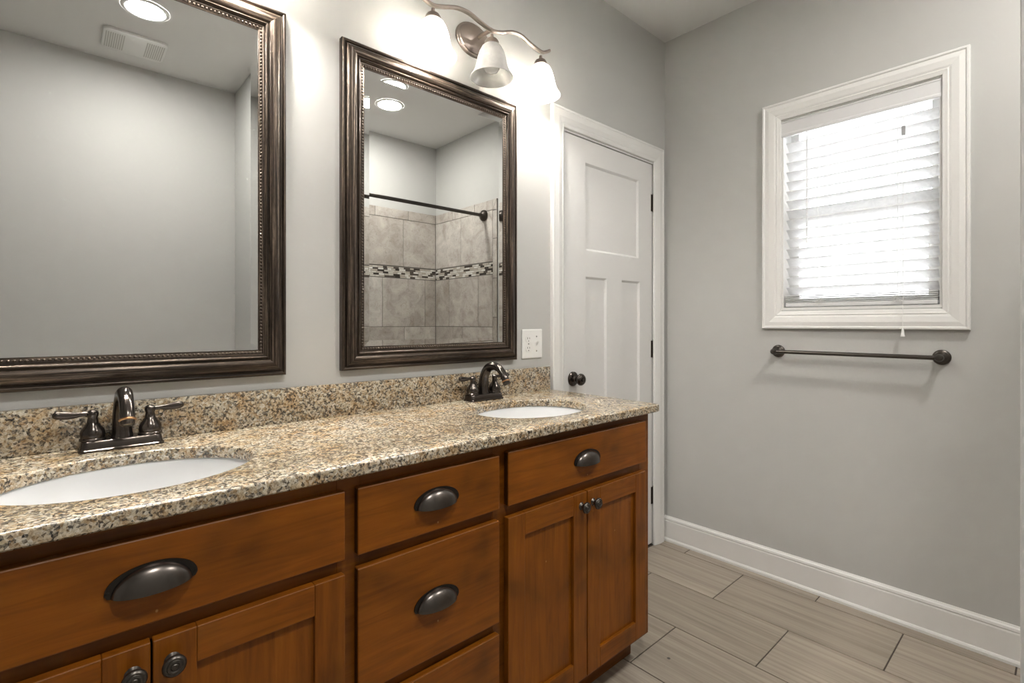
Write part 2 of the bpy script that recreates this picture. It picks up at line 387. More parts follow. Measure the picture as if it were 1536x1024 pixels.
obj('rosette', lathe(B(), [(0.015, 0.0135), (0.020, 0.012), (0.024, 0.012), (0.029, 0.009), (0.0325, 0.006), (0.033, 0.0)], 32, TY), M['bronze'], kn, 40)
obj('latch_plate', box(B(), (0.000, -0.0006, kz-0.034), (0.0016, 0.002, kz+0.034)), M['dark_slot'], d1)
for hz in (1.838, 1.053, 0.266):
    b_ = B(); tube(b_, [(0, 0, -0.046), (0, 0, 0.046)], 0.006, 12)
    lathe(b_, [(0.0065, 0.046), (0.0065, 0.049), (0.003, 0.052), (0, 0.053)], 12); lathe(b_, [(0, -0.052), (0.004, -0.050), (0.0065, -0.046)], 12)
    box(b_, (-0.018, 0.004, -0.045), (0.004, 0.0066, 0.045))
    tag(obj('hinge', b_, M['hinge'], d1, 40, (DW+0.004, -0.0065, hz-sz)), 'dark bronze hinge')

# window: casing, reveal, frame, two sashes and panes
b_ = B(); rect_sweep(b_, WY0-0.078, WY1+0.078, WZ0-0.086, WZ1+0.076,
    [(0, 0), (0, 0.018), (0.003, 0.021), (0.009, 0.021), (0.013, 0.0175), (0.030, 0.0195), (0.052, 0.016), (0.060, 0.013), (0.063, 0.0145), (0.070, 0.012), (0.078, 0.010), (0.080, 0.008), (0.080, 0)], wallX(XW))
struct('trim_3', b_, M['trim'])
w1 = bpy.data.objects.new('window_1', None); C.objects.link(w1); w1.location = (XW, (WY0+WY1)/2, WZ0); tag(w1, kind='structure')
hw, hh = (WY1-WY0)/2, WZ1-WZ0
def ring(bm, x0, x1, y0, y1, z0, z1, wd, bev=0.0):
    box(bm, (x0, y0, z0), (x1, y0+wd, z1), bev); box(bm, (x0, y1-wd, z0), (x1, y1, z1), bev)
    box(bm, (x0, y0+wd, z0), (x1, y1-wd, z0+wd), bev); box(bm, (x0, y0+wd, z1-wd), (x1, y1-wd, z1), bev)
    return bm
obj('window_frame', ring(B(), 0.0005, TH, -hw, hw, 0, hh, 0.010), M['trim'], w1)
lo = obj('sash', ring(B(), 0.072, 0.094, -hw+.012, hw-.012, 0.012, 0.455, 0.042), M['trim'], w1)
obj('pane', box(B(), (0.081, -hw+.05, 0.05), (0.085, hw-.05, 0.416)), M['glass'], lo)
up = obj('sash', ring(B(), 0.095, 0.117, -hw+.012, hw-.012, 0.420, hh-.012, 0.034), M['trim'], w1)
obj('pane', box(B(), (0.104, -hw+.042, 0.45), (0.108, hw-.042, hh-.042)), M['glass'], up)

# shower tile surround (back wall and window wall of the alcove)
def tiles_on(bm, rects, place, th=0.009, gap=0.002):
    for u0, u1, v0, v1 in rects:
        a, c = place(u0+gap, v0+gap, 0), place(u1-gap, v1-gap, th)
        lo_ = tuple(min(p, q) for p, q in zip(a, c)); hi_ = tuple(max(p, q) for p, q in zip(a, c))
        box(bm, lo_, hi_, 0.0012, 1)
def rows(cuts, lo_, hi_, v0, v1):
    c = [lo_] + [k for k in sorted(cuts) if lo_+0.02 < k < hi_-0.02] + [hi_]
    return [(a, b2, v0, v1) for a, b2 in zip(c, c[1:])]
TB = [(0.0, 0.36), (0.36, 0.76), (0.76, 1.04), (1.04, 1.163)]
def surround(lo_, hi_, up_cut, low_cut, top_cut, bot_cut, step, tstep):
    rr = []
    span = lambda c, s: [c + s*k for k in range(-8, 9)]
    rr += rows(span(up_cut, step), lo_, hi_, 1.668, 2.066) + rows(span(low_cut, step), lo_, hi_, 1.163, 1.568)
    rr += rows(span(top_cut, tstep), lo_, hi_, 2.066, 2.146) + rows(span(bot_cut, tstep+0.1), lo_, hi_, 1.045, 1.163)
    rr += rows(span(up_cut, step), lo_, hi_, 0.64, 1.045) + rows(span(low_cut, step), lo_, hi_, 0.235, 0.64) + rows(span(up_cut, step), lo_, hi_, 0.0, 0.235)
    return rr
def mosaic(bm, lo_, hi_, place):
    n = 6; h = (1.662-1.572)/n
    for r_ in range(n):
        u = lo_ - random.random()*0.05
        while u < hi_:
            L = random.choice((0.048, 0.048, 0.060, 0.036))
            a, c = max(u, lo_), min(u+L, hi_)
            if c-a > 0.006: tiles_on(bm, [(a, c, 1.572+r_*h, 1.572+(r_+1)*h)], place, 0.008, 0.0009)
            u += L
pB = lambda u, v, h: (u, YB+h, v)
pX = lambda u, v, h: (XW-h, u, v)
b_ = B(); tiles_on(b_, surround(0.985, XW-0.010, 2.150, 2.363, 2.199, 2.160, 0.405, 0.307), pB)
box(b_, (0.985, YB, 0), (XW, YB+0.006, 2.145), mat=1)
struct('trim_4', b_, [M['stone_tile'], M['tile_grout']])
b_ = B(); tiles_on(b_, surround(YB+0.010, -0.012, -0.426, -0.593, -0.547, -0.405, 0.400, 0.307), pX)
edge = [0.0, 0.35, 0.66, 0.95, 1.237, 1.538, 1.843]
tiles_on(b_, [(-0.012, 0.040, a, c) for a, c in zip(edge, edge[1:]+[2.06])], pX)
# mitred corner of the border
prism(b_, [(-0.010, 2.068), (0.038, 2.062), (0.038, 2.144)], pX, 0, 0.009)
prism(b_, [(-0.012, 2.071), (0.035, 2.146), (-0.012, 2.146)], pX, 0, 0.009)
box(b_, (XW-0.006, YB, 0), (XW, 0.040, 2.145), mat=1)
struct('trim_5', b_, [M['stone_tile'], M['tile_grout']])
b_ = B(); mosaic(b_, 0.985, XW-0.010, pB); mosaic(b_, YB+0.010, -0.012, pX)
struct('trim_6', b_, M['mosaic'])

# ------------------------------------------------------------------ vanity cabinet
FY, FF, CY1 = 0.968, 0.987, YW-0.002          # door faces, face-frame plane, back
CX0, CX1, CB, CT = -0.250, 1.531, 0.108, 0.8845
van = thing('vanity_cabinet', (0.64, 1.24, 0), 'long brown stained wood double vanity cabinet with bronze pulls, under the granite countertop', 'cabinet')
V0 = Vector(van.location)
def vpart(name, bm, mat, parent=None, smooth=None, loc=None):
    o = obj(name, bm, mat, parent or van, smooth)
    if loc: o.location = Vector(loc) - (V0 if parent is None else Vector((0, 0, 0)))
    return o
def shift(bm, v):
    bmesh.ops.translate(bm, verts=bm.verts[:], vec=v); return bm
b_ = B(); box(b_, (CX0, FF+0.02, CB), (CX0+0.018, CY1, CT), 0.001); box(b_, (CX1-0.018, FF+0.02, CB), (CX1, CY1, CT), 0.001)
box(b_, (CX0+.018, FF+0.02, CB), (CX1-.018, CY1, CB+.018)); box(b_, (CX0+.018, CY1-.008, CB+.018), (CX1-.018, CY1, CT))
vpart('cabinet_body', shift(b_, -V0), M['wood_v'])
b_ = B(); fy = (FF, FF+0.02)
box(b_, (CX0, fy[0], CB), (-0.190, fy[1], CT), 0.0012); box(b_, (1.473, fy[0], CB), (CX1, fy[1], CT), 0.0012)
for x0, x1 in ((0.413, 0.462), (0.820, 0.870)): box(b_, (x0, fy[0], CB), (x1, fy[1], CT), 0.0012)
for x0, x1 in ((-0.190, 0.413), (0.462, 0.820), (0.870, 1.473)):
    box(b_, (x0, fy[0]+.0004, 0.842), (x1, fy[1], CT), 0.0008); box(b_, (x0, fy[0]+.0004, 0.683), (x1, fy[1], 0.722), 0.0008); box(b_, (x0, fy[0]+.0004, CB), (x1, fy[1], 0.138), 0.0008)
box(b_, (0.462, fy[0]+.0004, 0.394), (0.820, fy[1], 0.434), 0.0008)
vpart('face_frame', shift(b_, -V0), M['wood_dark'])
b_ = B(); box(b_, (CX0+0.002, 1.058, 0.001), (CX1-0.002, 1.076, CB)); box(b_, (CX1-.02, 1.076, 0.001), (CX1-.002, CY1, CB)); box(b_, (CX0+.002, 1.076, 0.001), (CX0+.02, CY1, CB))
vpart('toe_kick', shift(b_, -V0), M['wood_dark'])
# cup pull: back flange + open-bottomed dome
def cup_pull():
    b_ = B(); a, bb, d = 0.0530, 0.0375, 0.023; nu, nv = 28, 10; g = []
    for i in range(nu+1):
        u = pi*i/nu; s = max(sin(u), 0.0)**1.05
        g.append([b_.verts.new((-a*cos(u), -0.002-d*s*cos(v)**0.9 if cos(v) > 1e-6 else -0.002, bb*s*sin(v) - 0.0025*s*cos(v))) for v in [pi/2*k/nv for k in range(nv+1)]])
    for i in range(nu):
        for k in range(nv): b_.faces.new((g[i][k], g[i+1][k], g[i+1][k+1], g[i][k+1]))
    bmesh.ops.remove_doubles(b_, verts=b_.verts[:], dist=1e-5)
    bmesh.ops.recalc_face_normals(b_, faces=b_.faces[:])
    bmesh.ops.solidify(b_, geom=b_.faces[:], thickness=0.0016)
    return b_
def flange():
    b_ = B(); a = 0.0605; pts = []
    for i in range(33):
        u = pi*i/32; pts.append((-a*cos(u), 0.006 + 0.0338*sin(u)**0.95 if 0 < i < 32 else 0.006))
    pts += [(0.057, 0.0), (0.047, -0.003), (-0.047, -0.003), (-0.057, 0.0)]
    prism(b_, pts, lambda u, v, dd: (u, -dd, v), 0, 0.0024); return b_
pull_me = fl_me = knob_me = None
def add_pull(parent, x, z):
    global pull_me, fl_me
    if pull_me is None:
        o = obj('cup_pull', cup_pull(), M['pull'], parent, 50); b_ = flange(); pull_me = o
        for sx in (-0.0565, 0.0565): lathe(b_, [(0.0022, 0.0024), (0.0022, 0.0032), (0.0012, 0.0036), (0, 0.0036)], 12, Matrix.Translation((sx, 0, 0.009)) @ TY)
        f_ = obj('pull_flange', b_, M['pull_dark'], parent, 40); fl_me = f_
    else:
        o = pull_me.copy(); C.objects.link(o); o.parent = parent; f_ = fl_me.copy(); C.objects.link(f_); f_.parent = parent
    o.location = (x, 0, z); f_.location = (x, 0, z)
def add_knob(parent, x, z):
    global knob_me
    if knob_me is None:
        knob_me = o = obj('knob', lathe(B(), [(0, 0.0265), (0.004, 0.0268), (0.0055, 0.0255), (0.0075, 0.0268), (0.010, 0.0262), (0.011, 0.0246), (0.0135, 0.0252), (0.0160, 0.0232), (0.0170, 0.0205), (0.0165, 0.0182), (0.0125, 0.0165), (0.0085, 0.0145), (0.0068, 0.011), (0.0068, 0.006), (0.009, 0.003), (0.0115, 0.0)], 32, TY), M['bar'], parent, 35)
    else:
        o = knob_me.copy(); C.objects.link(o); o.parent = parent
    o.location = (x, 0, z)
def drawer(x0, x1, z0, z1, px, pz):
    b_ = B(); w2, h2 = (x1-x0)/2, (z1-z0)/2
    box(b_, (-w2, 0, -h2), (w2, FF-FY-0.0006, h2), 0.0025, 2)
    b_.normal_update()
    for f in b_.faces:
        if 0.3 < f.normal.z < 0.97 and f.normal.y < -0.2: f.material_index = 1
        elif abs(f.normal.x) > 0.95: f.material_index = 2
    o = vpart('drawer', b_, [M['wood_h'], M['wood_edge'], M['wood_side_shade']], loc=((x0+x1)/2, FY, (z0+z1)/2))
    if px is not None: add_pull(o, px-(x0+x1)/2, pz-(z0+z1)/2)
def cdoor(x0, x1, z0, z1, kx_):
    w2, h2 = (x1-x0)/2, (z1-z0)/2; s = 0.060; T = FF-FY-0.0006; b_ = B()
    box(b_, (-w2, 0, -h2), (-w2+s, T, h2), 0.0018); box(b_, (w2-s, 0, -h2), (w2, T, h2), 0.0018)
    nf = len(b_.faces); box(b_, (-w2+s, 0, -h2), (w2-s, T, -h2+s), 0.0018); box(b_, (-w2+s, 0, h2-s), (w2-s, T, h2), 0.0018)
    b_.normal_update()
    for f in b_.faces:
        if abs(f.calc_center_median().x) < w2-s-0.003: f.material_index = 1
        if 0.3 < f.normal.z < 0.97 and f.normal.y < -0.2 and f.calc_center_median().z > h2-0.004: f.material_index = 2
    o = vpart('door', b_, [M['wood_v'], M['wood_h'], M['wood_edge']], loc=((x0+x1)/2, FY, (z0+z1)/2))
    obj('door_panel', box(B(), (-w2+s-.004, 0.010, -h2+s-.004), (w2-s+.004, T, h2-s+.004)), M['wood_v'], o)
    add_knob(o, kx_-(x0+x1)/2, 0.648-(z0+z1)/2)
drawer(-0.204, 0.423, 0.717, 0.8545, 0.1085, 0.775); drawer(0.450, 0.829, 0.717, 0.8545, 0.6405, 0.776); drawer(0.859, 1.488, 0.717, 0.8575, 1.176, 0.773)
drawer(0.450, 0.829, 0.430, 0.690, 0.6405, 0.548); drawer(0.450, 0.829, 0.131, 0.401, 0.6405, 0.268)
cdoor(-0.204, 0.1055, 0.131, 0.688, 0.083); cdoor(0.1085, 0.423, 0.131, 0.688, 0.134)
cdoor(0.859, 1.1745, 0.131, 0.687, 1.149); cdoor(1.1785, 1.488, 0.131, 0.687, 1.204)

# ------------------------------------------------------------------ granite top with two oval cutouts
SX = (0.102, 1.160); SY, RX, RY = 1.194, 0.206, 0.160
TX0, TX1, TY0, TY1, TB_ = -0.275, 1.548, 0.948, YW-0.0015, 0.885
def rrect(off, rc=0.014, n=6):
    pts = []
    for (cx, cy, a0) in ((TX1-rc, TY1-0.002, 0), (TX0+rc, TY1-0.002, 90), (TX0+rc, TY0+rc, 180), (TX1-rc, TY0+rc, 270)):
        r_ = 0.002 if cy > 1.3 else rc
        xx = cx + (rc-r_)*(1 if cx > 0.6 else -1) if cy > 1.3 else cx
        for k in range(n+1):
            a = R(a0 + 90*k/n); pts.append((xx+max(r_-off, 0.0004)*cos(a), cy+max(r_-off, 0.0004)*sin(a)))
    return pts
def oval(cx, off, n=72):
    return [(cx+(RX+off)*cos(2*pi*k/n), SY+(RY+off)*sin(2*pi*k/n)) for k in range(n)]
b_ = B(); rr_ = 0.005; tops, bots = [], []
for fn in (lambda o: rrect(o), lambda o: oval(SX[0], o), lambda o: oval(SX[1], o)):
    lv = [(rr_*(1-sin(R(a))), ZT - rr_*(1-cos(R(a)))) for a in (0, 30, 60, 90)] + [(0, TB_+0.003), (0.003, TB_)]
    rings = [[b_.verts.new((x, y, z)) for x, y in fn(o)] for o, z in lv]
    for a, c in zip(rings, rings[1:]):
        n = len(a)
        for k in range(n): b_.faces.new((a[k], a[(k+1) % n], c[(k+1) % n], c[k]))
    tops.append(rings[0]); bots.append(rings[-1])
for loops in (tops, bots):
    es = [b_.edges.get((l[k], l[(k+1) % len(l)])) for l in loops for k in range(len(l))]
    bmesh.ops.triangle_fill(b_, use_beauty=True, use_dissolve=False, edges=es)
tag(obj('countertop', b_, M['granite'], None, 35), 'polished speckled beige granite countertop with two oval sink cutouts, on the vanity cabinet', 'countertop')
b_ = B(); box(b_, (TX0, YW-0.0215, ZT+0.0003), (1.546, YW-0.001, 1.008), 0.002)
tag(obj('backsplash', b_, M['granite'], None, 35), 'low upright strip of speckled granite backsplash along the wall behind both faucets', 'backsplash')

# undermount sinks
sink = thing('undermount_sink', (SX[0], SY, TB_), 'white oval undermount sink set in the countertop at left, nearest the viewer', 'sink', 'oval undermount sinks')
prof = [(1.10, -0.0006), (1.012, -0.0006), (1.0, -0.004), (0.985, -0.030), (0.95, -0.065), (0.87, -0.100), (0.72, -0.125), (0.5, -0.138), (0.25, -0.144), (0.12, -0.146)]
b_ = B(); n = 64; rings = [[b_.verts.new((RX*1.02*f*cos(2*pi*k/n), RY*1.02*f*sin(2*pi*k/n), z)) for k in range(n)] for f, z in prof]
for a, c in zip(rings, rings[1:]):
    for k in range(n): b_.faces.new((a[k], a[(k+1) % n], c[(k+1) % n], c[k]))
b_.faces.new(rings[-1])
o = obj('bowl', b_, M['porcelain'], sink, 50)
obj('drain', lathe(B(), [(0.031, -0.1450), (0.030, -0.1425), (0.024, -0.1415), (0.022, -0.1435), (0.017, -0.1425), (0, -0.142)], 32), M['chrome'], sink, 40)
dup(sink, (SX[1], SY, TB_), 'white oval undermount sink at the far end of the countertop, near the white door')

# ------------------------------------------------------------------ faucets
fau = thing('faucet', (0.104, 1.437, ZT), 'oil rubbed bronze two handle faucet behind the left sink, below the left mirror', 'faucet', 'bronze faucets on the countertop')
def rr2(hx, hy, r, n=6):
    return [(sx*(hx-r)+r*cos(R(a0+90*k/n)), sy*(hy-r)+r*sin(R(a0+90*k/n))) for sx, sy, a0 in ((1, 1, 0), (-1, 1, 90), (-1, -1, 180), (1, -1, 270)) for k in range(n+1)]
b_ = B(); rings = []
for hx, hy, z in ((0.077, 0.0285, 0.0003), (0.077, 0.0285, 0.004), (0.0745, 0.026, 0.006), (0.072, 0.0245, 0.020), (0.0705, 0.023, 0.0225), (0.068, 0.0205, 0.0235)):
    rings.append([b_.verts.new((x, y, z)) for x, y in rr2(hx, hy, 0.012)])
for a, c in zip(rings, rings[1:]):
    for k in range(len(a)): b_.faces.new((a[k], a[(k+1) % len(a)], c[(k+1) % len(a)], c[k]))
b_.faces.new(rings[-1]); b_.faces.new(rings[0])
obj('base_plate', b_, M['bronze'], fau, 40)
path = spline([(0, 0.002, 0.022), (0, 0.003, 0.055), (0, -0.004, 0.090), (0, -0.026, 0.118), (0, -0.060, 0.1265), (0, -0.092, 0.116), (0, -0.114, 0.093), (0, -0.1225, 0.078)], 6)
rad = [0.0195 - 0.0062*min(1, k/30) + (0.0012 if k < 2 else 0) for k in range(len(path))]
sp = obj('spout', tube(B(), path, rad, 24, side=(1, 0, 0)), M['bronze'], fau, 60)
dirv = (path[-1]-path[-3]).normalized()
tip = path[-1]; Mt = Matrix.Translation(tip) @ dirv.to_track_quat('Z', 'Y').to_matrix().to_4x4()
tag(obj('spout_ring', lathe(B(), [(0.0128, -0.003), (0.0155, -0.001), (0.0155, 0.001), (0.0128, 0.0025)], 28, Mt), M['copper'], sp, 40), 'worn copper coloured ring')
obj('aerator', lathe(B(), [(0.0125, 0.0), (0.0125, 0.010), (0.0110, 0.012), (0.010, 0.010), (0, 0.010)], 28, Mt), M['bronze'], sp, 40)
for s in (-1, 1):
    h = obj('handle', lathe(B(), [(0.0235, 0.0235), (0.0235, 0.027), (0.0215, 0.029), (0.0225, 0.034), (0.0220, 0.041), (0.0195, 0.048), (0.0140, 0.055), (0.0135, 0.0575), (0.0110, 0.060), (0.0098, 0.066), (0.0088, 0.072), (0.0102, 0.076), (0.0110, 0.081), (0.0095, 0.086), (0.0055, 0.089), (0, 0.0895)], 28), M['bronze'], fau, 40, (s*0.0515, 0.0, 0))
    pth = spline([(0, 0, 0.081), (s*0.018, -0.0005, 0.0815), (s*0.034, -0.002, 0.081), (s*0.052, -0.004, 0.083), (s*0.066, -0.006, 0.0855)], 5)
    k_ = len(pth)-1; rl = []
    for i in range(k_+1):
        f = i/k_; w_ = 0.0055 if f < .3 else 0.0055+0.0038*sin(min(1, (f-.3)/.45)*pi/2); w_ *= (1 if f < .82 else math.sqrt(max(0.02, 1-((f-.82)/.185)**2)))
        rl.append((w_*0.75, w_*0.95))
    obj('lever', tube(B(), pth, rl, 16), M['bronze'], h, 60)
dup(fau, (1.155, 1.437, ZT), 'oil rubbed bronze two handle faucet behind the far sink, beside the white door')

# ------------------------------------------------------------------ framed mirrors
MW, MZ0, MZ1 = 0.720, 1.046, 2.061
mir = thing('framed_mirror', (0.112, YW-0.0005, MZ0), 'wide bronze framed mirror at the left edge, reflecting a bare grey wall', 'mirror', 'framed mirrors above the vanity')
FP = [(0, 0), (0, 0.018), (0.0012, 0.0212), (0.0038, 0.0232), (0.0070, 0.0228), (0.0094, 0.0205), (0.0104, 0.0175), (0.0122, 0.0172), (0.0134, 0.0205), (0.0175, 0.0262), (0.0235, 0.0305), (0.0305, 0.0325), (0.0370, 0.0315), (0.0425, 0.0285), (0.0455, 0.0262),
      (0.0462, 0.0235), (0.0478, 0.0236), (0.0492, 0.0268), (0.0520, 0.0282), (0.0548, 0.0268), (0.0562, 0.0232), (0.0572, 0.0205), (0.0590, 0.0205), (0.0612, 0.0200), (0.0690, 0.0178), (0.0725, 0.0172), (0.0725, 0.0135)]
H_ = MZ1-MZ0
b_ = B(); uvl = b_.loops.layers.uv.new('UVMap')
rect_sweep(b_, -MW/2, MW/2, 0, H_, FP, lambda u, v, h: (u, -h, v), uvl)
fr_ = obj('frame', b_, M['frame'], mir, 50)
b_ = B(); uvl = b_.loops.layers.uv.new('UVMap'); gi = 0.0655; pit = 0.0092
def bead(u, v):
    r_ = 0.0034; Mx = Matrix.Translation((u, -0.0185, v))
    lathe(b_, [(0, r_), (r_*.75, r_*.66), (r_, 0), (r_*.75, -r_*.66), (0, -r_)], 6, Mx @ Matrix.Rotation(R(90), 4, 'X'))
for k in range(int((MW-2*gi)/pit)+1):
    u = -MW/2+gi+k*pit; bead(u, gi); bead(u, H_-gi)
for k in range(1, int((H_-2*gi)/pit)+1):
    v = gi+k*pit; bead(-MW/2+gi, v); bead(MW/2-gi, v)
obj('beaded_trim', b_, plain('dark_bead_metal', (0.12, 0.095, 0.075), 0.35, 0.8), mir, 80)
b_ = B(); g0, bw = 0.0705, 0.020
for (u0, u1, v0, v1), hh0, hh1 in (((-MW/2+g0, MW/2-g0, g0, H_-g0), 0.0155, 0.0148),):
    rect_sweep(b_, u0, u1, v0, v1, [(0, hh0), (bw, hh1)], lambda u, v, h: (u, -h, v))
    b_.faces.new([b_.verts.new(q) for q in ((u0+bw, -hh1, v0+bw), (u1-bw, -hh1, v0+bw), (u1-bw, -hh1, v1-bw), (u0+bw, -hh1, v1-bw))])
obj('mirror_glass', b_, M['mirror'], mir)
dup(mir, (0.994, YW-0.0005, MZ0), 'bronze framed mirror beside the outlet plate, reflecting the tiled shower')

# ------------------------------------------------------------------ vanity light bars
LY = 1.394; LZ = 2.076
SHP = [(0.0785, 0.000), (0.0765, 0.005), (0.0690, 0.015), (0.0612, 0.030), (0.0560, 0.050), (0.0515, 0.072), (0.0450, 0.093), (0.0360, 0.110), (0.0275, 0.118), (0.0215, 0.121)]
def light_bar(x, lit, label):
    L = thing('vanity_light', (x, YW, LZ), label, 'light fixture', 'three shade light bars above the mirrors')
    dy = LY-YW
    Ms = Matrix.Diagonal((1.0, 1.0, 0.78, 1)).to_4x4()
    b_ = B(); lathe(b_, [(0.080, 0.0005), (0.080, 0.006), (0.076, 0.010), (0.070, 0.011), (0.067, 0.015), (0.030, 0.024), (0.0, 0.026)], 40, Ms @ TY)
    obj('back_plate', b_, M['lampmetal'], L, 35, (-0.010, 0, 0.172))
    b_ = B(); tube(b_, spline([(0.0, -0.020, 0.178), (0.0, -0.05, 0.177), (0.0, -0.080, 0.176), (0.0, dy, 0.174)], 4), 0.0075, 12)
    obj('stem', b_, M['lampmetal'], L, 60)
    z = lambda v: v-LZ
    pts = [(-0.300, dy, 0.174), (-0.280, dy, 0.162), (-0.250, dy, 0.156), (-0.210, dy, 0.168), (-0.153, dy, 0.188), (-0.102, dy, 0.191), (-0.056, dy, 0.180), (0, dy, 0.171),
           (0.046, dy, 0.182), (0.097, dy, 0.203), (0.144, dy, 0.208), (0.195, dy, 0.195), (0.250, dy, 0.185), (0.280, dy, 0.195), (0.298, dy, 0.206)]
    obj('arm', tube(B(), spline(pts, 6), [(0.0095, 0.0065)]*(14*6+1), 12, side=(0, 1, 0)), M['lampmetal'], L, 60)
    for k, (sx, st, on) in enumerate(((-0.250, -0.012, lit[0]), (0, 0, lit[1]), (0.250, 0.012, lit[2]))):
        b_ = B(); full = SHP + [(r_-0.003, h+0.0005) for r_, h in SHP[::-1]]
        full.append(SHP[0]); lathe(b_, full, 40); bmesh.ops.remove_doubles(b_, verts=b_.verts[:], dist=1e-5)
        s_ = obj('lamp_shade', b_, M['shade'], L, 50, (sx, dy, st))
        obj('socket_cap', lathe(B(), [(0.0, 0.158), (0.006, 0.157), (0.007, 0.146), (0.012, 0.143), (0.020, 0.138), (0.0255, 0.130), (0.027, 0.121), (0.024, 0.1175), (0.017, 0.117), (0.017, 0.095), (0, 0.095)], 28), M['lampmetal'], s_, 40)
        bb = obj('bulb', lathe(B(), [(0.012, 0.094), (0.013, 0.085), (0.018, 0.073), (0.025, 0.060), (0.029, 0.046), (0.028, 0.034), (0.022, 0.024), (0.012, 0.0185), (0, 0.017)], 24), M['bulb_on'] if on else M['bulb_off'], s_, 60)
        tag(bb, 'glowing bulb' if on else 'unlit frosted bulb')
    return L
light_bar(1.157, (1, 0, 1), 'bronze wavy light bar with three white glass shades above the mirror nearest the door')
light_bar(0.112, (1, 1, 1), 'bronze light bar above the left mirror, showing only as a shade reflected in it')

# ------------------------------------------------------------------ outlet and switch plate
pl = thing('outlet_plate', (1.454, YW, 1.106), 'white double wall plate with outlet and switch between the mirror and the door', 'outlet')
obj('cover_plate', box(B(), (-0.058, -0.006, -0.060), (0.058, -0.0002, 0.060), 0.003), M['plastic'], pl)
for z in (0.0195, -0.0195):
    b_ = B(); pts = [(-0.0165*cos(a)*0.95-0.023, max(-0.0125, min(0.0125, 0.0175*sin(a)))) for a in [2*pi*k/32 for k in range(32)]]
    prism(b_, pts, lambda u, v, d: (u, -d, v), 0.0055, 0.0075)
    rc = obj('receptacle', b_, M['plastic'], pl, None, (0, 0, z))
    b_ = B(); box(b_, (-0.0300, -0.0079, -0.0005), (-0.0280, -0.0070, 0.0075)); box(b_, (-0.0185, -0.0079, 0.0005), (-0.0165, -0.0070, 0.0070)); box(b_, (-0.0255, -0.0079, -0.0095), (-0.0215, -0.0070, -0.0055), 0.001)
    obj('socket_slots', b_, M['dark_slot'], rc)
b_ = B(); box(b_, (0.0175, -0.0064, -0.012), (0.0285, -0.0055, 0.012)); tg = obj('toggle_frame', b_, M['plastic'], pl)
b_ = B(); prism(b_, [(-0.0055, 0.004), (-0.017, 0.0125), (-0.0172, 0.0085), (-0.0055, -0.0085)], lambda u, v, d: (d, u, v), 0.0188, 0.0272); obj('toggle', b_, M['plastic'], pl)
for q in ((-0.023, 0), (0.023, 0.030), (0.023, -0.030)):
    obj('screw', lathe(B(), [(0.0032, 0.0055), (0.0030, 0.0072), (0.0015, 0.0078), (0, 0.0078)], 14, TY), M['chrome'], pl, 40, (q[0], 0, q[1]))

# ------------------------------------------------------------------ window blind
bl = thing('window_blind', (XW, (WY0+WY1)/2, WZ0), 'white horizontal slat blind with valance and pull cord, hanging in the window', 'blind')
bw2 = hw-0.013
obj('headrail', box(B(), (0.014, -bw2, hh-0.058), (0.062, bw2, hh-0.018)), M['headrail'], bl)
b_ = B(); prism(b_, [(0.012, hh-0.083), (-0.002, hh-0.083), (-0.004, hh-0.080), (-0.004, hh-0.072), (-0.0015, hh-0.066), (-0.0015, hh-0.022), (-0.004, hh-0.017), (-0.003, hh-0.013), (0.012, hh-0.013)], lambda u, v, d: (u, d, v), -hw+0.002, hw-0.002)
obj('valance', b_, M['blind_white'], bl)
TILT = R(38); pitch = 0.0443; zs = 0.088; XS = 0.036
n_sl = int((hh-0.088-zs)/pitch)+1
def slat_mesh():
    b_ = B(); n = 8; wd = 0.050; th = 0.0026; top, bot = [], []
    for k in range(n+1):
        q = -wd/2+wd*k/n; cr = 0.0022*(1-(2*q/wd)**2)
        top.append((q, cr+th/2)); bot.append((q, cr-th/2))
    prism(b_, top+bot[::-1], lambda u, v, d: (u*cos(TILT)+v*sin(TILT), d, -u*sin(TILT)+v*cos(TILT)), -bw2+0.003, bw2-0.003); return b_
s0 = None
for k in range(n_sl):
    zz = zs+k*pitch
    if s0 is None: s0 = o = obj('slat', slat_mesh(), M['slat'], bl, 50)
    else: o = s0.copy(); C.objects.link(o); o.parent = bl
    o.location = (XS, 0, zz)
f0 = None
for k in range(5):                              # spare slats stacked flat on the bottom rail
    if f0 is None:
        b_ = B(); prism(b_, [(-0.025, -0.0016), (0.025, -0.0016), (0.025, 0.0012), (0.012, 0.0028), (-0.012, 0.0028), (-0.025, 0.0012)], lambda u, v, d: (u, d, v), -bw2+0.003, bw2-0.003)
        f0 = o = obj('slat', b_, M['blind_white'], bl)
    else: o = f0.copy(); C.objects.link(o); o.parent = bl
    o.location = (XS-0.006+0.001*(k % 2), 0, 0.0335+0.0075*k)
obj('bottom_rail', box(B(), (XS-0.032, -bw2+0.003, 0.013), (XS+0.020, bw2-0.003, 0.0305), 0.004), M['blind_white'], bl)
yc = (WY0+WY1)/2
for yy in (0.742, 0.458):
    b_ = B()
    for xx in (XS-0.029, XS+0.025): tube(b_, [(xx, yy-yc, 0.02), (xx, yy-yc, hh-0.06)], 0.0007, 6)
    rnd = random.Random(int(yy*1000)); loop = [(XS-0.034-0.003*rnd.random(), yy-yc+rnd.uniform(-0.022, 0.022), 0.022+rnd.uniform(0, 0.046)) for _ in range(14)]
    tube(b_, spline(loop, 4), 0.0008, 5)
    obj('lift_cord', b_, M['cord'], bl, 60)
obj('tilt_wand', tube(B(), [(-0.010, 0.781-yc, 2.050-WZ0), (-0.010, 0.781-yc, 1.549-WZ0)], 0.0032, 6), M['slat'], bl)
obj('cord_guide', box(B(), (-0.016, 0.436-yc-0.006, 1.932-WZ0), (-0.006, 0.436-yc+0.006, 1.968-WZ0), 0.002), plain('grey_cord_guide', (0.33, 0.33, 0.33), 0.5), bl)
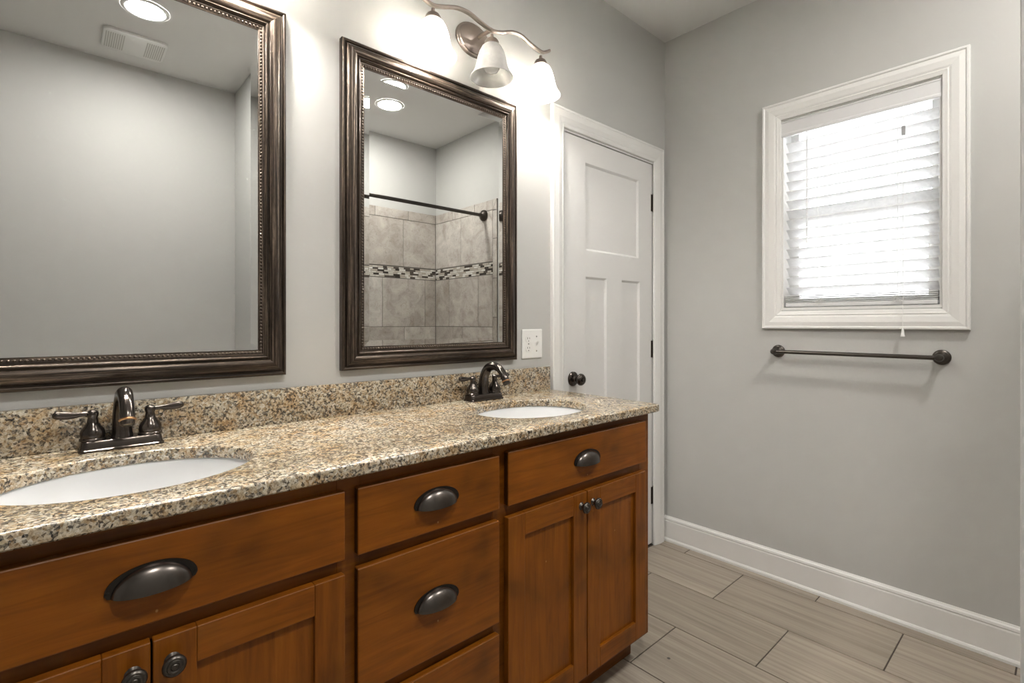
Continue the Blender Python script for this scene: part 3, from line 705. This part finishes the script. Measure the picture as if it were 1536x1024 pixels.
pc = obj('pull_cord', tube(B(), [(-0.012, 0.436-yc, 2.05-WZ0), (-0.020, 0.436-yc, 1.5-WZ0), (-0.0265, 0.436-yc, 1.17-WZ0)], 0.0009, 6), M['cord'], bl)
obj('tassel', lathe(B(), [(0.002, 0.012), (0.0035, 0.008), (0.0055, -0.010), (0.0075, -0.018), (0.007, -0.021), (0, -0.0215)], 16, Matrix.Translation((-0.0265, 0.436-yc, 1.160-WZ0))), M['plastic'], pc, 40)

# ------------------------------------------------------------------ towel bar
tb = thing('towel_bar', (XW, 0.6125, 1.062), 'dark bronze towel bar on the grey wall below the window', 'towel bar')
NX = Matrix.Rotation(R(-90), 4, 'Y')           # local z -> -x
for s in (-1, 1):
    o = obj('wall_bracket', lathe(B(), [(0.0285, 0.0005), (0.0285, 0.004), (0.026, 0.0075), (0.021, 0.0095), (0.0195, 0.013), (0.0150, 0.016), (0.0110, 0.024), (0.0105, 0.040), (0.0125, 0.046), (0.0135, 0.056), (0.0125, 0.066), (0.009, 0.071), (0, 0.073)], 32, NX), M['bar'], tb, 40, (0, s*0.2905, 0))
obj('rail', tube(B(), [(-0.056, -0.286, 0), (-0.056, 0.286, 0)], 0.0085, 20), M['bar'], tb, 60)

# ------------------------------------------------------------------ shower rod
rod = thing('shower_rod', (0.985, -0.115, 2.036), 'dark bronze shower curtain rod across the tiled alcove, seen in the mirror', 'shower rod')
Ln = XW-0.009-0.985
obj('rod_tube', tube(B(), [(0.0, 0, 0), (0.51, 0, 0)], 0.0155, 20), M['bar'], rod, 60)
obj('inner_tube', tube(B(), [(0.50, 0, 0), (Ln, 0, 0)], 0.0130, 20), M['bar'], rod, 60)
for x, s in ((Ln, -1), (0, 1)):
    Mz = Matrix.Rotation(R(90*s), 4, 'Y')
    obj('flange', lathe(B(), [(0.044, 0.0003), (0.044, 0.011), (0.040, 0.018), (0.026, 0.028), (0.018, 0.034), (0.0162, 0.045)], 28, Mz), M['bar'], rod, 40, (x, 0, 0))

# ------------------------------------------------------------------ ceiling: recessed lights and fan grille
rl = thing('recessed_light', (0.312, -0.095, ZC), 'round glowing recessed ceiling light beside the fan grille, seen in the left mirror', 'ceiling light', 'recessed ceiling lights')
obj('trim_ring', lathe(B(), [(0.078, -0.004), (0.083, -0.007), (0.094, -0.006), (0.100, -0.0003)], 40), M['plastic'], rl, 40)
obj('lens', lathe(B(), [(0.0785, -0.0035), (0.05, -0.006), (0, -0.007)], 40), M['lens_on'], rl, 40)
dup(rl, (1.735, -0.265, ZC), 'round glowing recessed ceiling light above the shower, seen in the mirror by the door')
fan = thing('exhaust_fan', (0.305, -0.508, ZC), 'white rectangular bathroom fan grille on the ceiling, seen in the left mirror', 'ceiling fan grille')
def rslab(hx, hy, r, z0, z1, bev=0.003):
    b_ = B(); rings = [[b_.verts.new((x, y, z)) for x, y in rr2(a, c, r)] for a, c, z in ((hx, hy, z0), (hx, hy, z1+bev), (hx-bev, hy-bev, z1))]
    for a, c in zip(rings, rings[1:]):
        for k in range(len(a)): b_.faces.new((a[k], a[(k+1) % len(a)], c[(k+1) % len(a)], c[k]))
    b_.faces.new(rings[-1]); return b_
obj('cover', rslab(0.140, 0.125, 0.030, -0.0004, -0.016), M['trim'], fan, 40)
gs = plain('grey_grille_slot', (0.50, 0.50, 0.46), 0.8)
for sx in (-1, 1):
    b_ = B()
    for k in range(9):
        u = 0.048+k*0.0095; box(b_, (min(sx*u, sx*(u+.005)), -0.095, -0.0166), (max(sx*u, sx*(u+.005)), 0.095, -0.0158))
    obj('grille', b_, gs, fan)
